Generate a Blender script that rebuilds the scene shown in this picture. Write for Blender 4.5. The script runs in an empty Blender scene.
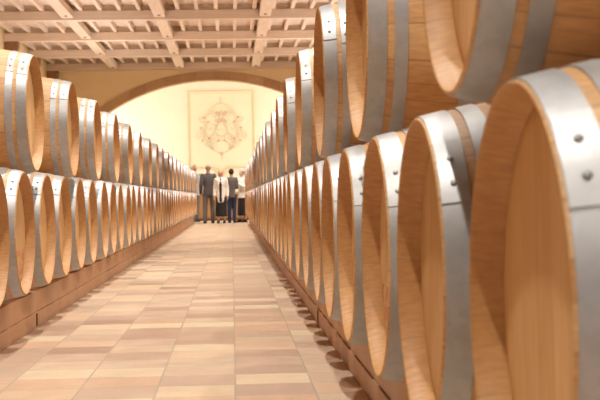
import bpy, bmesh, math, random
from mathutils import Vector, Matrix
random.seed(7)
PI = math.pi
scene = bpy.context.scene
C = scene.collection

# ------------------------------------------------------------------ helpers
def link(name, bm, mat, parent=None, smooth=False, loc=(0, 0, 0)):
    me = bpy.data.meshes.new(name)
    bmesh.ops.recalc_face_normals(bm, faces=bm.faces)
    bm.to_mesh(me); bm.free()
    if smooth:
        for p in me.polygons: p.use_smooth = True
    o = bpy.data.objects.new(name, me); C.objects.link(o)
    if mat: me.materials.append(mat)
    o.location = loc
    if parent: o.parent = parent
    return o

def root(name, label, cat, loc=(0, 0, 0), rz=0, group=None):
    o = bpy.data.objects.new(name, None); C.objects.link(o)
    o.location = loc; o.rotation_euler = (0, 0, rz); o.empty_display_size = .1
    o['label'] = label; o['category'] = cat
    if group: o['group'] = group
    return o

def struct(name, bm, mat, label=None, parent=None, smooth=False):
    o = link(name, bm, mat, parent, smooth)
    if not parent: o['kind'] = 'structure'
    if label: o['label'] = label
    return o

def box(bm, x0, x1, y0, y1, z0, z1, bev=0):
    v = [bm.verts.new((x, y, z)) for x in (x0, x1) for y in (y0, y1) for z in (z0, z1)]
    fs = [(0, 1, 3, 2), (4, 6, 7, 5), (0, 4, 5, 1), (2, 3, 7, 6), (0, 2, 6, 4), (1, 5, 7, 3)]
    faces = [bm.faces.new([v[i] for i in f]) for f in fs]
    if bev:
        es = list({e for f in faces for e in f.edges})
        bmesh.ops.bevel(bm, geom=es, offset=bev, segments=2, affect='EDGES', profile=.6)
    return v

def lathe_x(bm, prof, n=72, a0=0, a1=2 * PI, close=False):
    """prof: list of (x, r); revolve about the X axis. Angle 0 = up (+z), positive towards +y."""
    full = abs(a1 - a0 - 2 * PI) < 1e-6
    cols = n if full else n + 1
    rings = []
    for i in range(cols):
        a = a0 + (a1 - a0) * i / n
        rings.append([bm.verts.new((x, r * math.sin(a), r * math.cos(a))) for x, r in prof])
    m = len(prof)
    for i in range(n):
        A = rings[i]; B = rings[(i + 1) % cols]
        for j in range(m if close else m - 1):
            k = (j + 1) % m
            bm.faces.new([A[j], A[k], B[k], B[j]])
    if close and not full:
        bm.faces.new(rings[0]); bm.faces.new(list(reversed(rings[-1])))
    return rings

def tube(bm, pts, r, n=8):
    """round tube through points; r a number or list"""
    pts = [Vector(p) for p in pts]
    rs = r if isinstance(r, (list, tuple)) else [r] * len(pts)
    prev = None; rings = []
    for i, p in enumerate(pts):
        d = (pts[min(i + 1, len(pts) - 1)] - pts[max(i - 1, 0)]).normalized()
        up = Vector((0, 0, 1)) if abs(d.z) < .9 else Vector((0, 1, 0))
        u = d.cross(up).normalized() if prev is None else (prev - d * prev.dot(d)).normalized()
        prev = u; w = d.cross(u)
        rings.append([bm.verts.new(p + (u * math.cos(2 * PI * k / n) + w * math.sin(2 * PI * k / n)) * rs[i]) for k in range(n)])
    for A, B in zip(rings, rings[1:]):
        for k in range(n): bm.faces.new([A[k], A[(k + 1) % n], B[(k + 1) % n], B[k]])
    bm.faces.new(rings[0]); bm.faces.new(list(reversed(rings[-1])))

def ball(bm, c, r, seg=14):
    if not isinstance(r, (list, tuple)): r = (r, r, r)
    bmesh.ops.create_uvsphere(bm, u_segments=seg, v_segments=max(6, seg * 2 // 3), radius=1,
                              matrix=Matrix.Translation(c) @ Matrix.Diagonal((*r, 1)))

# ------------------------------------------------------------------ materials
class N:
    def __init__(s, name):
        s.m = bpy.data.materials.new(name); s.m.use_nodes = True
        s.t = s.m.node_tree; s.b = s.t.nodes['Principled BSDF']
    def n(s, typ, **kw):
        nd = s.t.nodes.new(typ)
        for k, v in kw.items(): setattr(nd, k, v)
        return nd
    def l(s, a, b): s.t.links.new(a, b)
    def val(s, sock, v):
        if hasattr(v, 'is_output'): s.l(v, sock)
        else: sock.default_value = v
    def math(s, op, a, b=0.0, clamp=False):
        nd = s.n('ShaderNodeMath', operation=op); nd.use_clamp = clamp
        s.val(nd.inputs[0], a); s.val(nd.inputs[1], b)
        return nd.outputs[0]
    def mix(s, f, a, b, mode='MIX'):
        nd = s.n('ShaderNodeMix', data_type='RGBA', blend_type=mode)
        s.val(nd.inputs[0], f)
        for i, v in ((6, a), (7, b)):
            if hasattr(v, 'is_output'): s.l(v, nd.inputs[i])
            else: nd.inputs[i].default_value = (*v, 1)
        return nd.outputs[2]
    def ramp(s, f, stops, interp='LINEAR'):
        nd = s.n('ShaderNodeValToRGB'); s.l(f, nd.inputs[0])
        cr = nd.color_ramp; cr.interpolation = interp
        while len(cr.elements) < len(stops): cr.elements.new(.5)
        for e, (p, c) in zip(cr.elements, stops): e.position = p; e.color = (*c, 1)
        return nd.outputs[0]
    def noise(s, vec, scale, detail=3, rough=.55):
        nd = s.n('ShaderNodeTexNoise'); s.l(vec, nd.inputs['Vector'])
        nd.inputs['Scale'].default_value = scale; nd.inputs['Detail'].default_value = detail
        nd.inputs['Roughness'].default_value = rough
        return nd.outputs[0]
    def mapping(s, vec, scale=(1, 1, 1), loc=(0, 0, 0), rot=(0, 0, 0)):
        nd = s.n('ShaderNodeMapping'); s.l(vec, nd.inputs[0])
        nd.inputs['Scale'].default_value = scale; nd.inputs['Location'].default_value = loc
        nd.inputs['Rotation'].default_value = rot
        return nd.outputs[0]
    def coord(s, which='Object'): return s.n('ShaderNodeTexCoord').outputs[which]
    def sep(s, v):
        nd = s.n('ShaderNodeSeparateXYZ'); s.l(v, nd.inputs[0]); return nd.outputs
    def comb(s, x, y, z):
        nd = s.n('ShaderNodeCombineXYZ')
        for i, v in enumerate((x, y, z)): s.val(nd.inputs[i], v)
        return nd.outputs[0]
    def rnd(s): return s.n('ShaderNodeObjectInfo').outputs['Random']
    def bump(s, h, strength=.3, dist=.002):
        nd = s.n('ShaderNodeBump'); s.l(h, nd.inputs['Height'])
        nd.inputs['Strength'].default_value = strength; nd.inputs['Distance'].default_value = dist
        s.l(nd.outputs[0], s.b.inputs['Normal'])
    def out(s, col, rough=.5, metal=0, spec=None):
        if hasattr(col, 'is_output'): s.l(col, s.b.inputs['Base Color'])
        else: s.b.inputs['Base Color'].default_value = (*col, 1)
        s.val(s.b.inputs['Roughness'], rough); s.val(s.b.inputs['Metallic'], metal)
        if spec is not None: s.b.inputs['Specular IOR Level'].default_value = spec
        return s.m

def simple(name, col, rough=.6, metal=0, var=.12, scale=20):
    k = N(name); v = k.noise(k.coord(), scale)
    a = tuple(c * (1 - var) for c in col); b = tuple(min(1, c * (1 + var)) for c in col)
    return k.out(k.ramp(v, [(.3, a), (.7, b)]), rough, metal)

def m_staves():
    k = N('oak_staves'); co = k.coord(); x, y, z = k.sep(co)
    a = k.math('ADD', k.math('MULTIPLY', k.math('ARCTAN2', y, z), 30 / (2 * PI)), 40)
    a = k.math('ADD', a, k.math('MULTIPLY', k.math('SINE', k.math('MULTIPLY', a, 1.7)), .22))
    cell = k.math('FLOOR', a); fr = k.math('FRACT', a)
    wn = k.n('ShaderNodeTexWhiteNoise', noise_dimensions='2D')
    k.l(k.comb(cell, k.rnd(), 0), wn.inputs[0])
    base = k.ramp(wn.outputs[0], [(0, (.57, .31, .135)), (.35, (.65, .375, .17)), (.7, (.69, .42, .20)), (1, (.74, .48, .245))])
    gr = k.noise(k.mapping(co, (2.2, 42, 42)), 3, 4)
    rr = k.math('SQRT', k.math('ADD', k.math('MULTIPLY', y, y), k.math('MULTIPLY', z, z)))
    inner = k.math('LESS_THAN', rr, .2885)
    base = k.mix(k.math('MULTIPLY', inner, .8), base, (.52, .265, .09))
    base = k.mix(.55, base, k.ramp(gr, [(.3, (.62, .6, .56)), (.7, (1.12, 1.1, 1.05))]), 'MULTIPLY')
    edge = k.math('MINIMUM', fr, k.math('SUBTRACT', 1, fr))
    seam = k.math('MULTIPLY', k.math('LESS_THAN', edge, .025), k.math('SUBTRACT', 1, k.math('MULTIPLY', inner, .6)))
    base = k.mix(k.math('MULTIPLY', seam, .4), base, (.17, .08, .035))
    k.bump(k.math('MULTIPLY', k.math('MULTIPLY', k.math('MINIMUM', edge, .04), 20), k.math('SUBTRACT', 1, k.math('MULTIPLY', inner, .8))), .3, .002)
    return k.out(base, .55)

def m_head(stain=False):
    k = N('oak_head_stained' if stain else 'oak_head'); co = k.coord()
    r = k.rnd(); ang = k.math('MULTIPLY', k.math('SUBTRACT', r, .5), .5)
    x, y, z = k.sep(co)
    cy = k.math('ADD', k.math('MULTIPLY', y, k.math('COSINE', ang)), k.math('MULTIPLY', z, k.math('SINE', ang)))
    cz = k.math('SUBTRACT', k.math('MULTIPLY', z, k.math('COSINE', ang)), k.math('MULTIPLY', y, k.math('SINE', ang)))
    p = k.math('ADD', k.math('MULTIPLY', cy, 13), 20.37)
    cell = k.math('FLOOR', p); fr = k.math('FRACT', p)
    wn = k.n('ShaderNodeTexWhiteNoise', noise_dimensions='2D'); k.l(k.comb(cell, r, 0), wn.inputs[0])
    base = k.ramp(wn.outputs[0], [(0, (.72, .43, .185)), (.5, (.77, .485, .225)), (1, (.81, .54, .27))])
    gr = k.noise(k.comb(k.math('MULTIPLY', cy, 60), k.math('MULTIPLY', cz, 3), r), 2.2, 4)
    base = k.mix(.5, base, k.ramp(gr, [(.3, (.7, .66, .6)), (.7, (1.1, 1.08, 1.05))]), 'MULTIPLY')
    # each head its own depth of tone
    wn2 = k.n('ShaderNodeTexWhiteNoise', noise_dimensions='1D'); k.l(r, wn2.inputs['W'])
    base = k.mix(1, base, k.ramp(wn2.outputs[0], [(0, (.86, .82, .76)), (1, (1.06, 1.05, 1.04))]), 'MULTIPLY')
    edge = k.math('MINIMUM', fr, k.math('SUBTRACT', 1, fr))
    base = k.mix(k.math('MULTIPLY', k.math('LESS_THAN', edge, .02), .25), base, (.22, .11, .05))
    if stain:
        s = k.noise(k.mapping(co, (1, 1, 1), (0, .3, .2)), 26, 2)
        low = k.math('MULTIPLY', k.math('GREATER_THAN', s, .52), k.math('MULTIPLY', k.math('LESS_THAN', z, -.08), k.math('GREATER_THAN', z, -.2)))
        base = k.mix(k.math('MULTIPLY', low, .55), base, (.50, .07, .05))
    return k.out(base, .6)

def m_chime():
    return None

def m_hoop():
    k = N('galvanised_hoop'); co = k.coord(); r = k.rnd()
    v = k.n('ShaderNodeTexVoronoi'); k.l(k.mapping(co, (1, 1, 1)), v.inputs['Vector']); v.inputs['Scale'].default_value = 60
    s = k.sep(v.outputs['Color'])[0]
    base = k.ramp(s, [(0, (.42, .425, .43)), (1, (.47, .475, .48))])
    n = k.noise(co, 9, 3)
    base = k.mix(.6, base, k.ramp(n, [(.35, (.80, .79, .77)), (.65, (1.05, 1.05, 1.05))]), 'MULTIPLY')
    base = k.mix(1, base, k.ramp(r, [(0, (.90, .88, .84)), (1, (1.05, 1.06, 1.08))]), 'MULTIPLY')
    rough = k.math('ADD', k.math('MULTIPLY', n, .2), .38)
    return k.out(base, rough, .42)

def m_tiles(name, stops, w, joint, jcol, axes=(0, 1), off=(0, 0), rough=.38):
    k = N(name); co = k.coord(); s = k.sep(co)
    a = k.math('ADD', k.math('DIVIDE', s[axes[0]], w[0]), 200.0 + off[0])
    b = k.math('ADD', k.math('DIVIDE', s[axes[1]], w[1]), 200.0 + off[1])
    ca, cb = k.math('FLOOR', a), k.math('FLOOR', b); fa, fb = k.math('FRACT', a), k.math('FRACT', b)
    wn = k.n('ShaderNodeTexWhiteNoise', noise_dimensions='2D'); k.l(k.comb(ca, cb, 0), wn.inputs[0])
    col = k.ramp(wn.outputs[0], stops)
    n = k.noise(k.mapping(co, (5, 5, 5)), 1.6, 4)
    col = k.mix(.5, col, k.ramp(n, [(.3, (.84, .80, .76)), (.7, (1.1, 1.08, 1.06))]), 'MULTIPLY')
    n2 = k.noise(co, 55, 2)
    col = k.mix(.25, col, k.ramp(n2, [(.3, (.8, .8, .8)), (.7, (1.1, 1.1, 1.1))]), 'MULTIPLY')
    ea = k.math('MULTIPLY', k.math('MINIMUM', fa, k.math('SUBTRACT', 1, fa)), w[0])
    eb = k.math('MULTIPLY', k.math('MINIMUM', fb, k.math('SUBTRACT', 1, fb)), w[1])
    ja = k.math('LESS_THAN', ea, joint[0]); jb = k.math('LESS_THAN', eb, joint[1])
    col = k.mix(k.math('MAXIMUM', ja, jb), col, jcol)
    h = k.math('MINIMUM', k.math('MINIMUM', ea, eb), .006)
    k.bump(k.math('MULTIPLY', h, 160), .25, .003)
    rg = k.math('ADD', k.math('MULTIPLY', wn.outputs[0], .12), k.math('ADD', k.math('MULTIPLY', n, .14), rough - .1))
    return k.out(col, rg)

def m_plaster(name, c0, c1, sc=1.5):
    k = N(name); n = k.noise(k.coord(), sc, 5, .6)
    n2 = k.noise(k.coord(), 30, 2)
    k.bump(n2, .15, .004)
    return k.out(k.ramp(n, [(.3, c0), (.7, c1)]), .85)

def m_beam(name, c0, c1, axis):
    k = N(name); co = k.coord(); sc = [9, 9, 9]; sc[axis] = .6
    n = k.noise(k.mapping(co, tuple(sc)), 2.2, 5)
    base = k.ramp(n, [(.3, c0), (.7, c1)])
    base = k.mix(1, base, k.ramp(k.rnd(), [(0, (.88, .87, .86)), (1, (1.06, 1.05, 1.04))]), 'MULTIPLY')
    return k.out(base, .75)

M = {}
M['staves'] = m_staves(); M['head'] = m_head(); M['head_stained'] = m_head(True); M['hoop'] = m_hoop()
M['rivet'] = simple('dull_rivet', (.33, .325, .32), .5, .4)
M['floor'] = m_tiles('floor_tiles', [(0, (0.442, 0.294, 0.221)), (.2, (0.543, 0.396, 0.294)), (.4, (0.635, 0.497, 0.359)), (.55, (0.515, 0.368, 0.285)), (.7, (0.681, 0.552, 0.386)), (.85, (0.607, 0.405, 0.276)), (1, (0.718, 0.607, 0.423))],
                     (.288, .27), (.0035, .0045), (.42, .35, .26), off=(0, .33), rough=.36)
M['plinth'] = m_tiles('terracotta_course', [(0, (.44, .23, .11)), (.4, (.54, .29, .145)), (.75, (.60, .34, .18)), (1, (.48, .265, .14))],
                      (.30, .5), (.003, .0), (.38, .24, .15), axes=(1, 2), rough=.45)
M['ochre'] = m_plaster('ochre_plaster', (.78, .61, .36), (.84, .67, .42))
M['cream'] = m_plaster('cream_plaster', (.80, .80, .71), (.84, .84, .76))
M['arch'] = m_tiles('arch_stone', [(0, (.44, .26, .13)), (.5, (.50, .31, .165)), (1, (.56, .36, .20))], (.5, 5.), (.004, 0), (.42, .26, .14), rough=.6)
M['beam_x'] = m_beam('limed_beam', (.70, .55, .43), (.80, .65, .53), 0)
M['beam_y'] = m_beam('limed_joist', (.72, .57, .45), (.82, .67, .55), 1)
M['tie'] = m_beam('limed_tie', (.66, .50, .38), (.77, .61, .48), 1)
M['block'] = m_beam('ochre_infill', (.62, .47, .33), (.70, .55, .40), 0)
M['deck'] = m_beam('ceiling_boards', (.66, .52, .42), (.74, .60, .50), 1)
M['bolt'] = simple('bolt_iron', (.12, .08, .06), .5, .6)
M['corbel'] = simple('corbel_wood', (.30, .15, .07), .6)
M['stone'] = simple('pale_stone', (.80, .74, .66), .5)
M['slot'] = simple('dark_slot', (.03, .02, .015), .9)
M['frame'] = simple('moulding_tan', (.74, .64, .46), .7)
M['field'] = m_plaster('panel_cream', (.79, .78, .64), (.83, .81, .68))
M['orn'] = simple('ornament_grey_rose', (.74, .68, .56), .7)
M['orn_red'] = simple('ornament_rose', (.76, .46, .38), .6)
M['counter'] = m_beam('counter_oak', (.56, .31, .14), (.68, .40, .19), 2)
M['glass'] = None
g = N('window_glass'); g.b.inputs['Transmission Weight'].default_value = 1; M['glass'] = g.out((.95, .97, 1), .02)
M['win_frame'] = simple('white_painted_wood', (.75, .73, .70), .5)

# ------------------------------------------------------------------ the room
ZC = 4.547          # underside of the cross beams
XL, XR = -5.39, 4.6
YA, YB, YC = -6.0, 38.0, 42.0     # wall behind camera, arch wall, end wall
AX = -.5           # arch centre line

bm = bmesh.new(); box(bm, XL - .3, XR + .3, YA - .3, 36.9, -.1, 0); struct('floor', bm, M['floor'], 'terracotta and cream square tiled floor')
bm = bmesh.new(); box(bm, XL - .3, XR + .3, 36.9, YC + .3, -.1, .02, .004); struct('floor', bm, M['stone'], 'pale stone paving beyond the end of the tiles')
bm = bmesh.new(); box(bm, XL - .3, XL, YA, YC, 0, 5.1); struct('wall_left', bm, M['ochre'])
bm = bmesh.new(); box(bm, XR, XR + .3, YA, YC, 0, 5.1); struct('wall_right', bm, M['ochre'])
bm = bmesh.new(); box(bm, XL, XR, YC, YC + .3, 0, 5.1); struct('wall_end', bm, M['cream'])
bm = bmesh.new(); box(bm, XL - .3, XR + .3, YA, YC, 4.87, 5.0); struct('ceiling', bm, M['deck'])
# wall behind the camera with three window openings
wins = [(-4.2, -2.2), (-1.5, .6), (1.3, 3.4)]
bm = bmesh.new(); xs = XL
for a, b in wins: box(bm, xs, a, YA - .3, YA, 1.2, 3.9); xs = b
box(bm, xs, XR, YA - .3, YA, 1.2, 3.9); box(bm, XL, XR, YA - .3, YA, 0, 1.2); box(bm, XL, XR, YA - .3, YA, 3.9, 5.1)
struct('wall_front', bm, M['ochre'])

# arch wall: spandrel with segmental arch opening
R_IN, R_OUT, ZCEN = 5.73, 5.99, -1.50
HW = 4.55
def arcp(r, n=48):
    a = math.asin(min(1, HW / r)); return [(AX + r * math.sin(t), ZCEN + r * math.cos(t)) for t in [-a + 2 * a * i / n for i in range(n + 1)]]
bm = bmesh.new()
pts = arcp(R_OUT); T0, T1 = YB, YB + .35
for (xa, za), (xb, zb) in zip(pts, pts[1:]):
    v = [bm.verts.new(p) for p in ((xa, T0, za), (xb, T0, zb), (xb, T0, 5.1), (xa, T0, 5.1), (xa, T1, za), (xb, T1, zb), (xb, T1, 5.1), (xa, T1, 5.1))]
    for f in ((0, 1, 2, 3), (7, 6, 5, 4), (0, 4, 5, 1)): bm.faces.new([v[i] for i in f])
box(bm, XL, AX - HW, T0, T1, 0, 5.1); box(bm, AX + HW, XR, T0, T1, 0, 5.1)
struct('wall_arch', bm, M['ochre'])
# arch ring (voussoirs cut by the material), standing a little proud of the wall
bm = bmesh.new(); pi_, po = arcp(R_IN), arcp(R_OUT)
for i in range(len(pi_) - 1):
    q = []
    for y in (T0 - .05, T1 + .02):
        q += [bm.verts.new((p[0], y, p[1])) for p in (pi_[i], pi_[i + 1], po[i + 1], po[i])]
    for f in ((0, 1, 2, 3), (7, 6, 5, 4), (0, 4, 5, 1), (2, 6, 7, 3)): bm.faces.new([q[j] for j in f])
bmesh.ops.remove_doubles(bm, verts=bm.verts, dist=1e-5)
struct('trim_1', bm, M['arch'], 'tan stone arch ring across the end of the hall')

# cross beams with infill boards above, along-hall ties, joists
cross = [38 - .12 - 3.5 * i for i in range(13)]
for i, y in enumerate(cross):
    bm = bmesh.new(); box(bm, XL, XR, y - .11, y + .11, ZC, ZC + .20, .008)
    struct('ceiling_beam', bm, M['beam_x'])
    bm = bmesh.new(); box(bm, XL, XR, y - .03, y + .03, ZC + .20, 4.87)
    struct('ceiling_infill', bm, M['block'])
    # corbels at both side walls, quarter-round profile
    for s, xw in ((1, XL), (-1, XR)):
        bm = bmesh.new()
        prof = [(0, ZC), (.34, ZC), (.34, ZC - .10)] + [(.34 * math.cos(t) , ZC - .10 - .30 * math.sin(t)) for t in [PI / 2 * k / 8 for k in range(1, 9)]]
        A = [bm.verts.new((xw + s * px, y - .1, pz)) for px, pz in prof]; B = [bm.verts.new((xw + s * px, y + .1, pz)) for px, pz in prof]
        bm.faces.new(A); bm.faces.new(B[::-1])
        for k in range(len(A)): bm.faces.new([A[k], A[(k + 1) % len(A)], B[(k + 1) % len(A)], B[k]])
        struct('ceiling_corbel', bm, M['corbel'])
ties = (-3.42, -1.47, .78, 2.9)
for x in ties:
    bm = bmesh.new(); box(bm, x - .12, x + .12, YA, YB, ZC + .045, ZC + .199, .004)
    t = struct('ceiling_tie', bm, M['tie'])
    bm = bmesh.new()
    for y in cross[:6]:
        ball(bm, (x, y - .45, ZC + .044), (.035, .035, .02), 10)
    link('bolt', bm, M['bolt'], t)
x = XL + .2; k = 0
while x < XR:
    bm = bmesh.new(); box(bm, x - .04, x + .04, YA, YB, ZC + .20, 4.869, .004)
    struct('ceiling_joist', bm, M['beam_y']); x += .41
# pilasters on the left wall under the beams
for y in cross[:4]:
    bm = bmesh.new(); box(bm, XL, XL + .12, y + .2, y + .75, 0, ZC + .2); struct('wall_pilaster', bm, M['ochre'])

# plinths under the barrel rows, two courses, a weep slot in each
def plinth(sx, face, back, y0, y1, slot_y, lab):
    a, b = sorted((sx * face, sx * back))
    bm = bmesh.new(); box(bm, a, b, y0, y1, .085, .20, .004)
    o = struct('plinth', bm, M['plinth'], lab)
    a, b = sorted((sx * (face - .008), sx * back))
    bm = bmesh.new(); box(bm, a, b, y0, y1, 0, .085, .003); link('base_course', bm, M['plinth'], o)
    xs = sx * (face - .008)
    bm = bmesh.new(); box(bm, xs - .004, xs + .004, slot_y - .013, slot_y + .013, .012, .08); link('weep_slot', bm, M['slot'], o)
DR, DL = .345, .98
plinth(1, .465, 1.45, -1.5, 34.2, 6.9, 'terracotta tiled plinth under the right rows of barrels')
plinth(-1, 1.10, 2.10, 1.2, 36.4, 7.1, 'terracotta tiled plinth under the left rows of barrels')

# ------------------------------------------------------------------ barrels
L = .95; RB = .35; RC = .29
def rad(x): return RB - (RB - RC) * (x / (L / 2)) ** 2     # x measured from the middle
def barrel_meshes(side, rng, stained=False, nseg=72):
    """front head at local -x for side=+1 (right row); the left row is the mirror image. Lap and rivets face the camera (-y)."""
    out = {}
    bm = bmesh.new()
    h = L / 2
    outer = [(-h + .004 + (L - .008) * i / 28, rad(-h + .004 + (L - .008) * i / 28)) for i in range(29)]
    prof = [(-h + .052, RC - .022), (-h + .050, RC - .018), (-h + .020, RC - .010), (-h + .003, RC - .005), (-h, RC - .0035), (-h, RC - .001)] + outer + \
           [(h, RC - .003), (h, RC - .012), (h - .012, RC - .021), (h - .05, RC - .028), (h - .052, RC - .03)]
    lathe_x(bm, prof, nseg)
    out['staves'] = bm
    def disc(x, s):
        bm = bmesh.new()
        lathe_x(bm, [(x, .001), (x, .12), (x, .20), (x + s * .0005, .245), (x + s * .003, .2665), (x + s * .008, .269)], nseg)
        return bm
    out['head_front'] = disc(-h + .044, 1); out['head_back'] = disc(h - .044, -1)
    hoops = []
    spec = [(.0045, .047), (.070, .033), (.235, .034)]
    hp = []
    for a, w in spec: hp.append((-h + a, -h + a + w))
    for a, w in spec: hp.append((h - a - w, h - a))
    for i, (xa, xb) in enumerate(hp):
        bm = bmesh.new()
        lap = -1 if True else 1
        j = rng.uniform(-4, 4) - (12 if side < 0 else 0)
        aend = math.radians(-(66 + j)); astart = math.radians(-(40 + j))
        t = .0022
        def pr(o, xa=xa, xb=xb):
            xm = (xa + xb) / 2
            return [(xa, rad(xa) + o), (xm, rad(xm) + o), (xb, rad(xb) + o), (xb, rad(xb) + o + t), (xm, rad(xm) + o + t), (xa, rad(xa) + o + t)]
        lathe_x(bm, pr(.0006), nseg, close=True)
        # the lapped end over the hoop
        lathe_x(bm, pr(.0029), 8, aend, astart, close=True)
        riv = []
        if i in (0, 1, 2):
            xm = (xa + xb) / 2
            for d in (49, 59):
                a = -math.radians(d + j); rr = rad(xm) + .0055
                riv.append((xm, rr * math.sin(a), rr * math.cos(a)))
        hoops.append((bm, riv))
    out['hoops'] = hoops
    return out

protos = []
def make_proto(side, seed, head='head', nseg=72):
    rng = random.Random(seed)
    d = barrel_meshes(side, rng, nseg=nseg)
    S = Matrix.Diagonal((side, 1, 1, 1))
    r = bpy.data.objects.new('wine_barrel', None); C.objects.link(r); r.empty_display_size = .1
    up = (0, 0, RB)
    def add(name, bm, mat, parent=r, loc=up):
        if side < 0: bmesh.ops.transform(bm, matrix=S, verts=bm.verts)
        return link(name, bm, mat, parent, True, loc)
    for o in (add('staves', d['staves'], M['staves']),): pass
    add('head', d['head_front'], M[head]); add('head', d['head_back'], M['head'])
    for bm, riv in d['hoops']:
        hoop = add('hoop', bm, M['hoop'])
        m = hoop.data
        # flat shading across the strip edges
        for p in m.polygons: p.use_smooth = abs(p.normal.x) < .8
        try: m.set_sharp_from_angle(angle=math.radians(35))
        except Exception: pass
        for c in riv:
            b2 = bmesh.new(); n = Vector((0, c[1], c[2])).normalized()
            ball(b2, (0, 0, 0), (.0062, .0062, .003), 12)
            bmesh.ops.transform(b2, matrix=Matrix.Translation(c) @ n.to_track_quat('Z', 'Y').to_matrix().to_4x4(), verts=b2.verts)
            add('rivet', b2, M['rivet'], hoop, (0, 0, 0))
    return r

def kids(o): return [c for c in bpy.data.objects if c.parent == o]
class Proto:
    def __init__(s, r):
        s.r = r; s.tree = [(c, kids(c)) for c in kids(r)]; s.used = False
    def place(s, loc, label, group, detail):
        if not s.used:
            o = s.r; s.used = True
        else:
            o = s.r.copy(); C.objects.link(o)
            for c, gs in s.tree:
                d = c.copy(); C.objects.link(d); d.parent = o
                if detail:
                    for g_ in gs:
                        e = g_.copy(); C.objects.link(e); e.parent = d
        o.location = loc; o['label'] = label; o['category'] = 'barrel'; o['group'] = group
        return o

NUM = ['nearest', 'second', 'third', 'fourth', 'fifth', 'sixth', 'seventh', 'eighth', 'ninth', 'tenth', 'eleventh', 'twelfth', 'thirteenth',
       'fourteenth', 'fifteenth', 'sixteenth', 'seventeenth', 'eighteenth', 'nineteenth', 'twentieth', 'twenty-first', 'twenty-second', 'twenty-third']
def label(i, n, row, nearnote, special=None):
    if special: return special
    if i < (n + 1) // 2:
        if i == 0: return 'nearest oak barrel of the %s row, %s' % (row, nearnote)
        return 'hooped oak barrel in the %s row, %s from the camera' % (row, NUM[i])
    j = n - 1 - i
    if j == 0: return 'last oak barrel at the far end of the %s row' % row
    return 'small distant oak barrel in the %s row, %s from its far end' % (row, NUM[j])

P = {s: [Proto(make_proto(s, 10 * q + s)) for q in range(4)] for s in (1, -1)}
PS = Proto(make_proto(1, 99, 'head_stained')); PSL = Proto(make_proto(-1, 98, 'head_stained'))
PITCH = .75
Z0 = .20; DZ = math.sqrt((2 * RB) ** 2 - (PITCH / 2) ** 2) + .002
rows = [
    ('lower right', 1, DR, 1.585, .751, 44, Z0, 'its large head filling the lower right corner'),
    ('upper right', 1, DR, 1.585 + .3755 + .008, 1.502, 22, Z0 + .597, 'cut off by the top of the photo'),
    ('lower left', -1, DL, 5.33, PITCH, 41, Z0, 'cut by the left edge of the photo'),
    ('upper left', -1, DL, 5.34 + 1.5 * PITCH, 2 * PITCH, 20, Z0 + DZ + .001, 'cut by the left edge of the photo'),
]
for row, s, D, y0, pitch, n, z, note in rows:
    for i in range(n):
        y = y0 + pitch * i
        if row == 'lower right' and i == 2: pr, sp = PS, 'third oak barrel of the lower right row, with faint red stains on its head'
        elif row == 'upper right' and i == 4: pr, sp = PS, 'fifth oak barrel of the upper right row, with a reddish stain on its head'
        elif row == 'lower left' and i == 1: pr, sp = PSL, 'second oak barrel of the lower left row, with faint pink marks on its head'
        else: pr, sp = random.choice(P[s]), None
        x = s * (D + L / 2 + random.uniform(-.006, .006))
        o = pr.place((x, y + random.uniform(-.002, .002), z), label(i, n, row, note, sp), 'oak barrels of the %s row' % row, y < 15)

# ------------------------------------------------------------------ end wall panel and ornament
YW = YC
def flat_strip(bm, pts, w, y, t=.03, close=False):
    """moulding of width w along pts (x,z) lying on the wall plane y"""
    P2 = [Vector(p) for p in pts]; n = len(P2)
    rings = []
    for i, p in enumerate(P2):
        a = P2[(i - 1) % n] if (close or i > 0) else p; b = P2[(i + 1) % n] if (close or i < n - 1) else p
        d = (b - a).normalized(); q = Vector((-d.y, d.x)) * w / 2
        rings.append([bm.verts.new((p.x - q.x, y, p.y - q.y)), bm.verts.new((p.x - q.x * .6, y - t, p.y - q.y * .6)),
                      bm.verts.new((p.x + q.x * .6, y - t, p.y + q.y * .6)), bm.verts.new((p.x + q.x, y, p.y + q.y))])
    for i in range(n if close else n - 1):
        A, B = rings[i], rings[(i + 1) % n]
        for k_ in range(3): bm.faces.new([A[k_], A[k_ + 1], B[k_ + 1], B[k_]])
    if not close: bm.faces.new(rings[0]); bm.faces.new(rings[-1][::-1])
PX0, PX1, PZ0, PZ1 = -1.40, .78, 1.73, 4.23
pc = (PX0 + PX1) / 2
def panel_pts(o):
    a, b, c, d = PX0 + o, PX1 - o, PZ0 + o, PZ1 - o
    pts = [(a, d), (b, d), (b, c)]
    pts += [(pc + .30, c)] + [(pc + .30 - .28 * math.sin(t), c - .22 + .22 * math.cos(t)) for t in (.4, .8, 1.2, 1.5)]
    pts += [(pc - .30 + .28 * math.sin(t), c - .22 + .22 * math.cos(t)) for t in (1.5, 1.2, .8, .4)] + [(pc - .30, c), (a, c)]
    return pts
fr = root('wall_panel', 'tall cream framed wall panel with a pointed notch, behind the people', 'panel', (pc, YW, PZ0))
def sub(name, bm, mat, parent):
    bmesh.ops.transform(bm, matrix=Matrix.Translation(-parent.location), verts=bm.verts); return link(name, bm, mat, parent)
bm = bmesh.new(); pp = panel_pts(.01); A_ = [bm.verts.new((px_, YW - .001, pz_)) for px_, pz_ in pp]; B_ = [bm.verts.new((px_, YW - .010, pz_)) for px_, pz_ in pp]
bm.faces.new(B_); bm.faces.new(A_[::-1])
for k_ in range(len(pp)): bm.faces.new([A_[k_], A_[(k_ + 1) % len(pp)], B_[(k_ + 1) % len(pp)], B_[k_]])
sub('field', bm, M['field'], fr)
bm = bmesh.new(); flat_strip(bm, panel_pts(0), .045, YW - .001, .03, True); sub('outer_moulding', bm, M['frame'], fr)
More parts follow.
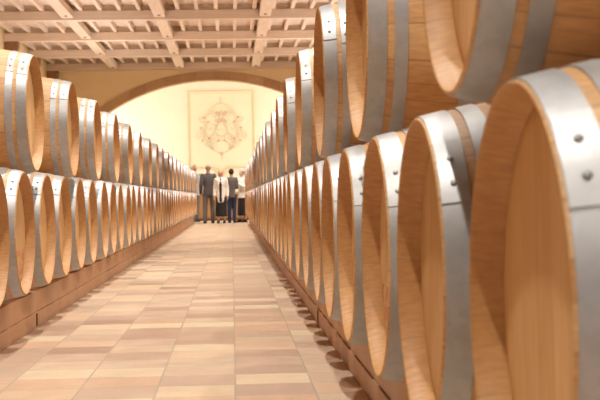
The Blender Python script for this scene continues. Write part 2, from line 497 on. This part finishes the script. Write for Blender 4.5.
bm = bmesh.new(); flat_strip(bm, panel_pts(.065), .02, YW - .001, .015, True); sub('inner_moulding', bm, M['frame'], fr)
for s in (-1, 1):
    lp = root('wall_panel', 'low cream wall panel outline with rounded corner, %s of the notch' % ('left' if s < 0 else 'right'), 'panel', (pc + s * .1, YW, .9))
    a, b = pc + s * .10, pc + s * 2.6
    pts = [(b, .9), (b, 1.68)] + [(pc + s * .42 - s * .30 * math.sin(t), 1.38 + .30 * math.cos(t)) for t in [PI / 2 * q / 6 for q in range(7)]] + [(a + s * .02, .9)]
    bm = bmesh.new(); flat_strip(bm, pts, .035, YW - .001, .02, True); sub('moulding', bm, M['frame'], lp)

OS = 1.14
orn = root('wall_ornament', 'round scrolled monogram ornament with rose-coloured flowers on the wall panel', 'ornament', (pc, YW, 2.3))
ocz = 3.02; OS = 1.0
bm = bmesh.new()
def cpath(f, a, b, n=26): return [f(a + (b - a) * i / n) for i in range(n + 1)]
def addp(pts, r=.012):
    for s in (-1, 1): tube(bm, [(pc + s * px, YW - .02, ocz + pz) for px, pz in pts], r, 6)
addp(cpath(lambda t: (.57 * math.sin(t), .80 * math.cos(t)), .06, 2.7, 34), .015)
addp(cpath(lambda t: (.50 * math.sin(t), .72 * math.cos(t)), .3, 2.3, 30), .007)
def spiral(cx, cz, r0, a0, turns, sgn=1):
    return cpath(lambda t: (cx + r0 * (1 - .8 * t) * math.sin(a0 + sgn * t * turns * 2 * PI), cz + r0 * (1 - .8 * t) * math.cos(a0 + sgn * t * turns * 2 * PI)), 0, 1, 30)
for c in ((.74, -.26, .17, 3.6, 1.4), (.60, .30, .13, 1, 1.3), (.26, -.32, .20, 2, 1.5), (.20, .44, .18, 3, 1.4), (.36, .02, .17, 4, 1.2), (.30, -.60, .15, 0, 1.3), (.46, -.48, .12, 2, 1.2), (.10, .24, .10, 1, 1.2)):
    addp(spiral(*c), .009)
addp([(0, .62), (.06, .40), (.16, .10), (.26, -.20), (.36, -.46)], .013)      # interlaced letters
addp([(.02, -.05), (.12, -.07), (.22, -.06)], .010)
addp([(.22, .34), (.10, .42), (.02, .30), (.08, .12), (.18, -.04), (.14, -.22), (.0, -.28)], .012)
addp(cpath(lambda t: (.50 * (1 - t), -.56 - .30 * t ** .7), 0, 1, 10), .011)
addp([(.57, -.05), (.66, -.10), (.74, -.09)], .010)
tube(bm, [(pc, YW - .02, ocz + .80), (pc, YW - .02, ocz + .98), (pc, YW - .02, ocz + 1.04)], [.02, .012, .004], 8)
tube(bm, [(pc, YW - .02, ocz - .88), (pc, YW - .02, ocz - 1.1)], [.02, .004], 8)
sub('scrollwork', bm, M['orn'], orn)
for px, pz in ((.16, .50), (.10, .20), (.66, .0), (.55, .34), (.42, .20), (.40, -.34), (.10, -.42), (.30, -.66), (.62, -.42), (.0, .24), (0, -.84), (.06, .46)):
    for s in ((-1, 1) if px else (1,)):
        bm = bmesh.new(); rr = .026 if px else .036
        for q in range(5): ball(bm, (pc + s * px * OS + rr * math.sin(q * 1.257), YW - .028, ocz + pz + rr * math.cos(q * 1.257)), (rr * .55, .012, rr * .55), 8)
        sub('flower', bm, M['orn_red'], orn)

# oak counter behind the people
ct = root('tasting_counter', 'long low oak counter behind the group of people', 'counter', (-.3, 38.9, .02))
def cadd(name, args, mat, b=.004):
    bm = bmesh.new(); box(bm, *args, b); return link(name, bm, mat, ct)
cadd('worktop', (-2.3, 2.3, -.38, .38, .80, .85), M['counter'], .01)
cadd('carcass', (-2.2, 2.2, -.30, .34, .07, .80), M['counter'])
cadd('kickboard', (-2.15, 2.15, -.26, .3, 0, .07), M['corbel'])
for q in range(6):
    x0 = -2.15 + q * .717; cadd('door', (x0 + .02, x0 + .697, -.325, -.301, .10, .77), M['counter'])

# ------------------------------------------------------------------ people
def remesh(o, vox, it=4):
    m = o.modifiers.new('Remesh', 'REMESH'); m.mode = 'VOXEL'; m.voxel_size = vox; m.use_smooth_shade = True
    s = o.modifiers.new('Smooth', 'SMOOTH'); s.factor = .5; s.iterations = it
def limb(bm, pts, rs, n=12):
    # densely sampled tapered tube with rounded ends
    P3 = [Vector(p) for p in pts]; out = []; ro = []
    for i in range(len(P3) - 1):
        for t in range(6):
            out.append(P3[i].lerp(P3[i + 1], t / 6)); ro.append(rs[i] + (rs[i + 1] - rs[i]) * t / 6)
    out.append(P3[-1]); ro.append(rs[-1])
    tube(bm, out, ro, n)
    for p, r in zip(P3, rs): ball(bm, p, r * .99, 10)
def loft(bm, secs, n=24):
    rings = [[bm.verts.new((cx + rx * math.cos(2 * PI * k / n), cy + ry * math.sin(2 * PI * k / n), z)) for k in range(n)] for z, cx, cy, rx, ry in secs]
    for A, B in zip(rings, rings[1:]):
        for k in range(n): bm.faces.new([A[k], A[(k + 1) % n], B[(k + 1) % n], B[k]])
    bm.faces.new(rings[0]); bm.faces.new(rings[-1][::-1])
def hand(bm, w, d, side, curl=.5):
    """w wrist, d direction of the forearm; five separate fingers"""
    w = Vector(w); d = Vector(d).normalized()
    s = Vector((0, 1, 0)); s = (s - d * s.dot(d)).normalized()       # across the knuckles (thumb side)
    p = d.cross(s) * side                                            # palm normal
    for q in range(5): ball(bm, w + d * (.02 + .016 * q), (.022, .03, .022), 8)
    k0 = w + d * .085
    for q, ln in enumerate((.068, .078, .072, .055)):
        b = k0 + s * (.030 - .020 * q)
        limb(bm, [b, b + d * ln * .5 - p * curl * .012, b + d * ln * .85 - p * curl * .035], [.0095, .0085, .007], 8)
    b = w + d * .03 + s * .028
    limb(bm, [b, b + d * .03 + s * .02, b + d * .058 + s * .020 - p * .01], [.011, .0095, .008], 8)
SKIN = simple('skin', (.62, .36, .27), .5, 0, .06); SKIN2 = simple('skin_fair', (.72, .46, .36), .5, 0, .06)
def fabric(n, c, r=.85): return simple(n, c, r, 0, .15, 30)
F = {k: fabric(k, v) for k, v in {
    'charcoal_wool': (.10, .095, .10), 'grey_trouser': (.17, .155, .15), 'white_cotton': (.88, .87, .85), 'black_cloth': (.018, .017, .02), 'grey_knit': (.13, .12, .115),
    'blue_denim': (.035, .05, .11), 'pale_grey_wool': (.42, .40, .38), 'shoe_leather': (.03, .02, .015), 'brown_hair': (.055, .028, .016), 'blonde_hair': (.62, .38, .12),
    'grey_hair': (.30, .25, .21), 'brown_leather': (.16, .06, .03)}.items()}
EYE = simple('eye_dark', (.03, .02, .02), .2); LIP = simple('lips', (.50, .16, .13), .5)

def person(label, loc, rz, H, top, bottom, hair, hairstyle='short', arms=('down', 'down'), build=1.0, stance=.09, skirt=False, longcoat=False, skin=SKIN, front=None, hat=None, step=.03):
    r = root('person', label, 'person', loc, rz, 'people talking at the end of the aisle')
    k = H / 1.72; Bw = build
    hip, knee, sh = .90, .48, 1.41
    feet = [(-stance, -step), (stance, step)]
    legs = []
    for i, s in enumerate((-1, 1)):
        fx, fy = feet[i]
        legs.append([(s * .085, 0, hip), (fx * 1.0, fy * .6 + .015, knee), (fx * 1.05, fy - .02, .09)])
    armp = []
    for i, s in enumerate((-1, 1)):
        S = (s * .185 * Bw, 0, sh - .015)
        a = arms[i]
        if a == 'down': pts = [S, (s * .245 * Bw, -.03, 1.12), (s * .255 * Bw, .04, .87)]
        elif a == 'forward': pts = [S, (s * .23 * Bw, .0, 1.13), (s * .15, .22, 1.12)]
        elif a == 'chest': pts = [S, (s * .25 * Bw, .05, 1.14), (s * .06, .22, 1.28)]
        elif a == 'pocket': pts = [S, (s * .27 * Bw, -.05, 1.13), (s * .19 * Bw, .05, .93)]
        elif a == 'crossed': pts = [S, (s * .235 * Bw, .05, 1.13), (-s * .05, .20, 1.17)]
        armp.append(pts)
    def mk(name, bm, mat, vox, it=4):
        bmesh.ops.transform(bm, matrix=Matrix.Diagonal((k, k, k, 1)), verts=bm.verts)
        o = link(name, bm, mat, r, True)
        if vox: remesh(o, vox, it)
        return o
    # body: one surface
    bm = bmesh.new()
    loft(bm, [(.84, 0, 0, .14, .10), (.92, 0, 0, .155 * Bw, .11), (1.08, 0, 0, .125 * Bw, .095), (1.26, 0, 0, .15 * Bw, .11), (1.38, 0, 0, .15 * Bw, .095), (1.45, 0, -.005, .06, .06)])
    limb(bm, [(0, -.01, 1.42), (0, .005, 1.54)], [.058, .052])
    ball(bm, (0, .012, 1.615), (.073, .090, .105), 20); ball(bm, (0, .032, 1.565), (.052, .062, .055), 14)
    ball(bm, (0, .108, 1.597), (.013, .018, .020), 8); ball(bm, (0, .098, 1.615), (.009, .012, .025), 8)
    for s in (-1, 1): ball(bm, (s * .076, 0, 1.605), (.009, .018, .03), 8)
    for L3 in legs: limb(bm, L3, [.082, .052, .036]); 
    for i, A in enumerate(armp):
        limb(bm, A, [.046, .037, .026]); hand(bm, A[-1], Vector(A[-1]) - Vector(A[-2]), (-1, 1)[i])
    mk('body', bm, skin, .0075, 3)
    # face
    bm = bmesh.new()
    for s in (-1, 1): ball(bm, (s * .030, .094, 1.617), (.010, .007, .006), 8)
    mk('eyes', bm, EYE, 0)
    bm = bmesh.new(); ball(bm, (0, .096, 1.562), (.023, .008, .006), 10); mk('mouth', bm, LIP, 0)
    # hair
    bm = bmesh.new()
    if hairstyle == 'thin':
        loft(bm, [(1.575, 0, -.035, .070, .062), (1.60, 0, -.032, .078, .072), (1.64, 0, -.025, .079, .078), (1.665, 0, -.03, .069, .066)])
    else:
        bmesh.ops.create_uvsphere(bm, u_segments=22, v_segments=14, radius=1, matrix=Matrix.Translation((0, -.008, 1.632)) @ Matrix.Diagonal((.083, .098, .103, 1)))
        bmesh.ops.delete(bm, geom=[v for v in bm.verts if v.co.y > .055 - (v.co.z - 1.60) * -.25 and v.co.z < (1.652 if hairstyle == 'bob' else 1.675)], context='VERTS')
        hb = [e for e in bm.edges if e.is_boundary]
        bmesh.ops.holes_fill(bm, edges=bm.edges)
        if hairstyle == 'bob':
            loft(bm, [(1.50, 0, -.045, .075, .05), (1.55, 0, -.035, .088, .065), (1.62, 0, -.03, .088, .075), (1.67, 0, -.02, .08, .08)])
    mk('hair', bm, hair, .008, 3)
    # top garment
    bm = bmesh.new()
    hem = .66 if longcoat else .80
    loft(bm, [(hem, 0, 0, .19 * Bw, .135), (.90, 0, 0, .178 * Bw, .13), (1.06, 0, 0, .158 * Bw, .118), (1.25, 0, .002, .182 * Bw, .128), (1.36, 0, 0, .190 * Bw, .115), (1.42, 0, -.004, .14 * Bw, .09), (1.465, 0, -.006, .070, .068)])
    for A in armp:
        A = [Vector(q) for q in A]; cuff = A[1].lerp(A[2], .93)
        limb(bm, [A[0], A[1], cuff], [.066, .056, .043])
    t = mk('coat' if longcoat else 'jacket', bm, top, .011, 5)
    if front:
        bm = bmesh.new()
        loft(bm, [(hem + .02, 0, .085, .062, .062), (1.06, 0, .075, .058, .055), (1.25, 0, .085, .062, .055), (1.40, 0, .055, .04, .05), (1.45, 0, .035, .03, .045)])
        mk('top', bm, front, .009, 3)
    # lower garment
    bm = bmesh.new()
    if skirt:
        loft(bm, [(.22, 0, 0, .20, .15), (.5, 0, 0, .185, .14), (.80, 0, 0, .168, .122), (.98, 0, 0, .14, .108)])
        mk('skirt', bm, bottom, .011)
    else:
        loft(bm, [(.80, 0, 0, .155, .108), (.90, 0, 0, .165 * Bw, .12), (1.0, 0, 0, .15 * Bw, .112)])
        for L3 in legs:
            L3 = [Vector(q) for q in L3]; limb(bm, [L3[0] - Vector((0, 0, .03)), L3[1], L3[2] - Vector((0, 0, .025))], [.094, .070, .058])
        mk('trousers', bm, bottom, .010)
    for i, (fx, fy) in enumerate(feet):
        bm = bmesh.new()
        loft(bm, [(0, fx * 1.07, fy + .045, .046, .135), (.03, fx * 1.07, fy + .045, .047, .134), (.06, fx * 1.06, fy + .02, .042, .10), (.10, fx * 1.05, fy - .02, .040, .05)], 18)
        mk('shoe', bm, F['shoe_leather'], 0)
    if hat:
        bm = bmesh.new(); loft(bm, [(1.67, 0, -.005, .085, .10), (1.70, 0, -.005, .088, .102), (1.76, 0, -.01, .095, .108), (1.785, 0, -.01, .08, .09)], 22)
        mk('cap', bm, hat, .009, 3)
    return r
# local +y is the way the person faces; rz=0 looks away from the camera
def px(x, Y): return (x - 232) / 1270 * Y
Zf = 0.0
person('man seen from behind in a charcoal suit jacket and grey trousers', (px(208.8, 35.8), 35.8, Zf), .06, 1.66, F['charcoal_wool'], F['grey_trouser'], F['grey_hair'], 'thin',
       ('down', 'down'), .90, stance=.11, step=.05)
person('blonde woman facing the camera in a long white coat and black skirt', (px(221.2, 35.5), 35.5, Zf), PI - .1, 1.50, F['white_cotton'], F['black_cloth'], F['blonde_hair'], 'bob',
       ('down', 'down'), .84, skirt=True, longcoat=True, skin=SKIN2, front=F['black_cloth'])
person('dark-haired person seen from behind in a grey jumper and blue jeans', (px(231.8, 35.8), 35.8, Zf), -.05, 1.52, F['grey_knit'], F['blue_denim'], F['brown_hair'], 'short',
       ('forward', 'forward'), .76, stance=.075)
person('person in white jacket and white cap with hands raised to the chest', (px(242.3, 36.4), 36.4, Zf), PI * .72, 1.50, F['white_cotton'], F['black_cloth'], F['grey_hair'], 'short',
       ('chest', 'chest'), .98, skirt=True, skin=SKIN2, hat=F['white_cotton'])
person('man in pale grey suit half hidden behind the end of the left row', (px(194.8, 37.3), 37.3, Zf), PI + .5, 1.70, F['pale_grey_wool'], F['grey_trouser'], F['grey_hair'], 'thin',
       ('down', 'forward'), 1.05, skin=SKIN2)

# ------------------------------------------------------------------ windows behind the camera
for i, (a, b) in enumerate(wins):
    w = root('window_%d' % (i + 1), 'white framed window behind the camera', 'window', ((a + b) / 2, YA - .15, 1.2)); del w['category']; w['kind'] = 'structure'
    hw = (b - a) / 2; bm = bmesh.new()
    box(bm, -hw, -hw + .06, -.04, .04, 0, 2.7); box(bm, hw - .06, hw, -.04, .04, 0, 2.7); box(bm, -hw + .06, hw - .06, -.04, .04, 0, .06); box(bm, -hw + .06, hw - .06, -.04, .04, 2.64, 2.7); box(bm, -.03, .03, -.04, .04, .06, 2.64)
    link('window_frame', bm, M['win_frame'], w)
    ld = bpy.data.lights.new('daylight', 'AREA'); ld.shape = 'RECTANGLE'; ld.size = b - a - .15; ld.size_y = 2.5; ld.energy = (1, 2, 36)[i]; ld.color = (.80, .90, 1)
    lo = bpy.data.objects.new('daylight', ld); C.objects.link(lo); lo.location = ((a + b) / 2, YA + .02, 2.55); lo.rotation_euler = (PI / 2, 0, 0)

# ------------------------------------------------------------------ lamps and added fill lights
WARM = (1, .955, .88)
def spot(x, y, z, e, tilt, size, col=WARM, rad_=.06, blend=.6, side=0):
    ld = bpy.data.lights.new('spot', 'SPOT'); ld.energy = e; ld.color = col; ld.spot_size = math.radians(size); ld.spot_blend = blend; ld.shadow_soft_size = rad_
    o = bpy.data.objects.new('spot', ld); C.objects.link(o); o.location = (x, y, z); o.rotation_euler = (math.radians(tilt), math.radians(side), 0)
for y in cross:          # one downlight tucked behind each cross beam
    if y < -2: continue
    near = y < 20
    spot(-.32, y - 1.6 if near else y + .20, 4.66, 590, 2, 92, blend=.5)
    if y > 2: spot(2.45, y - 1.6 if near else y + .20, 4.66, 60 if y < 4 else 260, 0, 110, blend=.5, side=38)   # second line of fittings on the right, turned to the left rows
def area(x, y, z, sx, sy, e, rot, col=WARM):
    ld = bpy.data.lights.new('fill_light', 'AREA'); ld.shape = 'RECTANGLE'; ld.size = sx; ld.size_y = sy; ld.energy = e; ld.color = col
    o = bpy.data.objects.new('fill_light', ld); C.objects.link(o); o.location = (x, y, z); o.rotation_euler = rot
# the bay beyond the arch: unseen area lights put by both side walls and above the arch
for s in (-1, 1):
    xx = XL + .03 if s < 0 else XR - .03
    area(xx, 40.3, 1.9, 2.4, 2.4, 200, (0, -s * -PI / 2 if False else (PI / 2 if s > 0 else -PI / 2), 0), (.96, .98, .90))
area(AX, 38.7, 4.7, 8, .4, 40, (math.radians(18), 0, 0), (1, .85, .6))
# added uplights without fittings, unseen from below, to brighten the roof underside
for yy in range(20, 35, 4):
    for s in (-1, 1):
        xx = -3.1 if s < 0 else 2.4
        area(xx, yy, 2.6, .3, 3.2, 50, (PI, 0, 0), (1, .97, .92))

w = bpy.data.worlds.new('World'); scene.world = w; w.use_nodes = True
w.node_tree.nodes['Background'].inputs[0].default_value = (.75, .85, 1, 1); w.node_tree.nodes['Background'].inputs[1].default_value = .2

# ------------------------------------------------------------------ camera
FPX = 1270.0
cam = bpy.data.cameras.new('Camera'); co_ = bpy.data.objects.new('Camera', cam); C.objects.link(co_)
cam.sensor_width = 36; cam.lens = FPX / 600 * 36; cam.clip_start = .05; cam.clip_end = 200
yaw = math.atan(68 / FPX); pitch = math.atan(3.2 / FPX); roll = -.018
mat = Matrix.Rotation(-yaw, 4, 'Z') @ Matrix.Rotation(PI / 2 - pitch, 4, 'X') @ Matrix.Rotation(roll, 4, 'Z')
co_.matrix_world = Matrix.Translation((0, 0, .70)) @ mat
cam.dof.use_dof = True; cam.dof.focus_distance = 6.5; cam.dof.aperture_fstop = 11
scene.camera = co_

vs = scene.view_settings
scene.display_settings.display_device = 'sRGB'
vs.view_transform = 'Standard'; vs.look = 'None'; vs.gamma = 1; vs.use_curve_mapping = False; vs.exposure = -.1
scene.cycles.max_bounces = 8; scene.cycles.diffuse_bounces = 5; scene.cycles.use_denoising = True
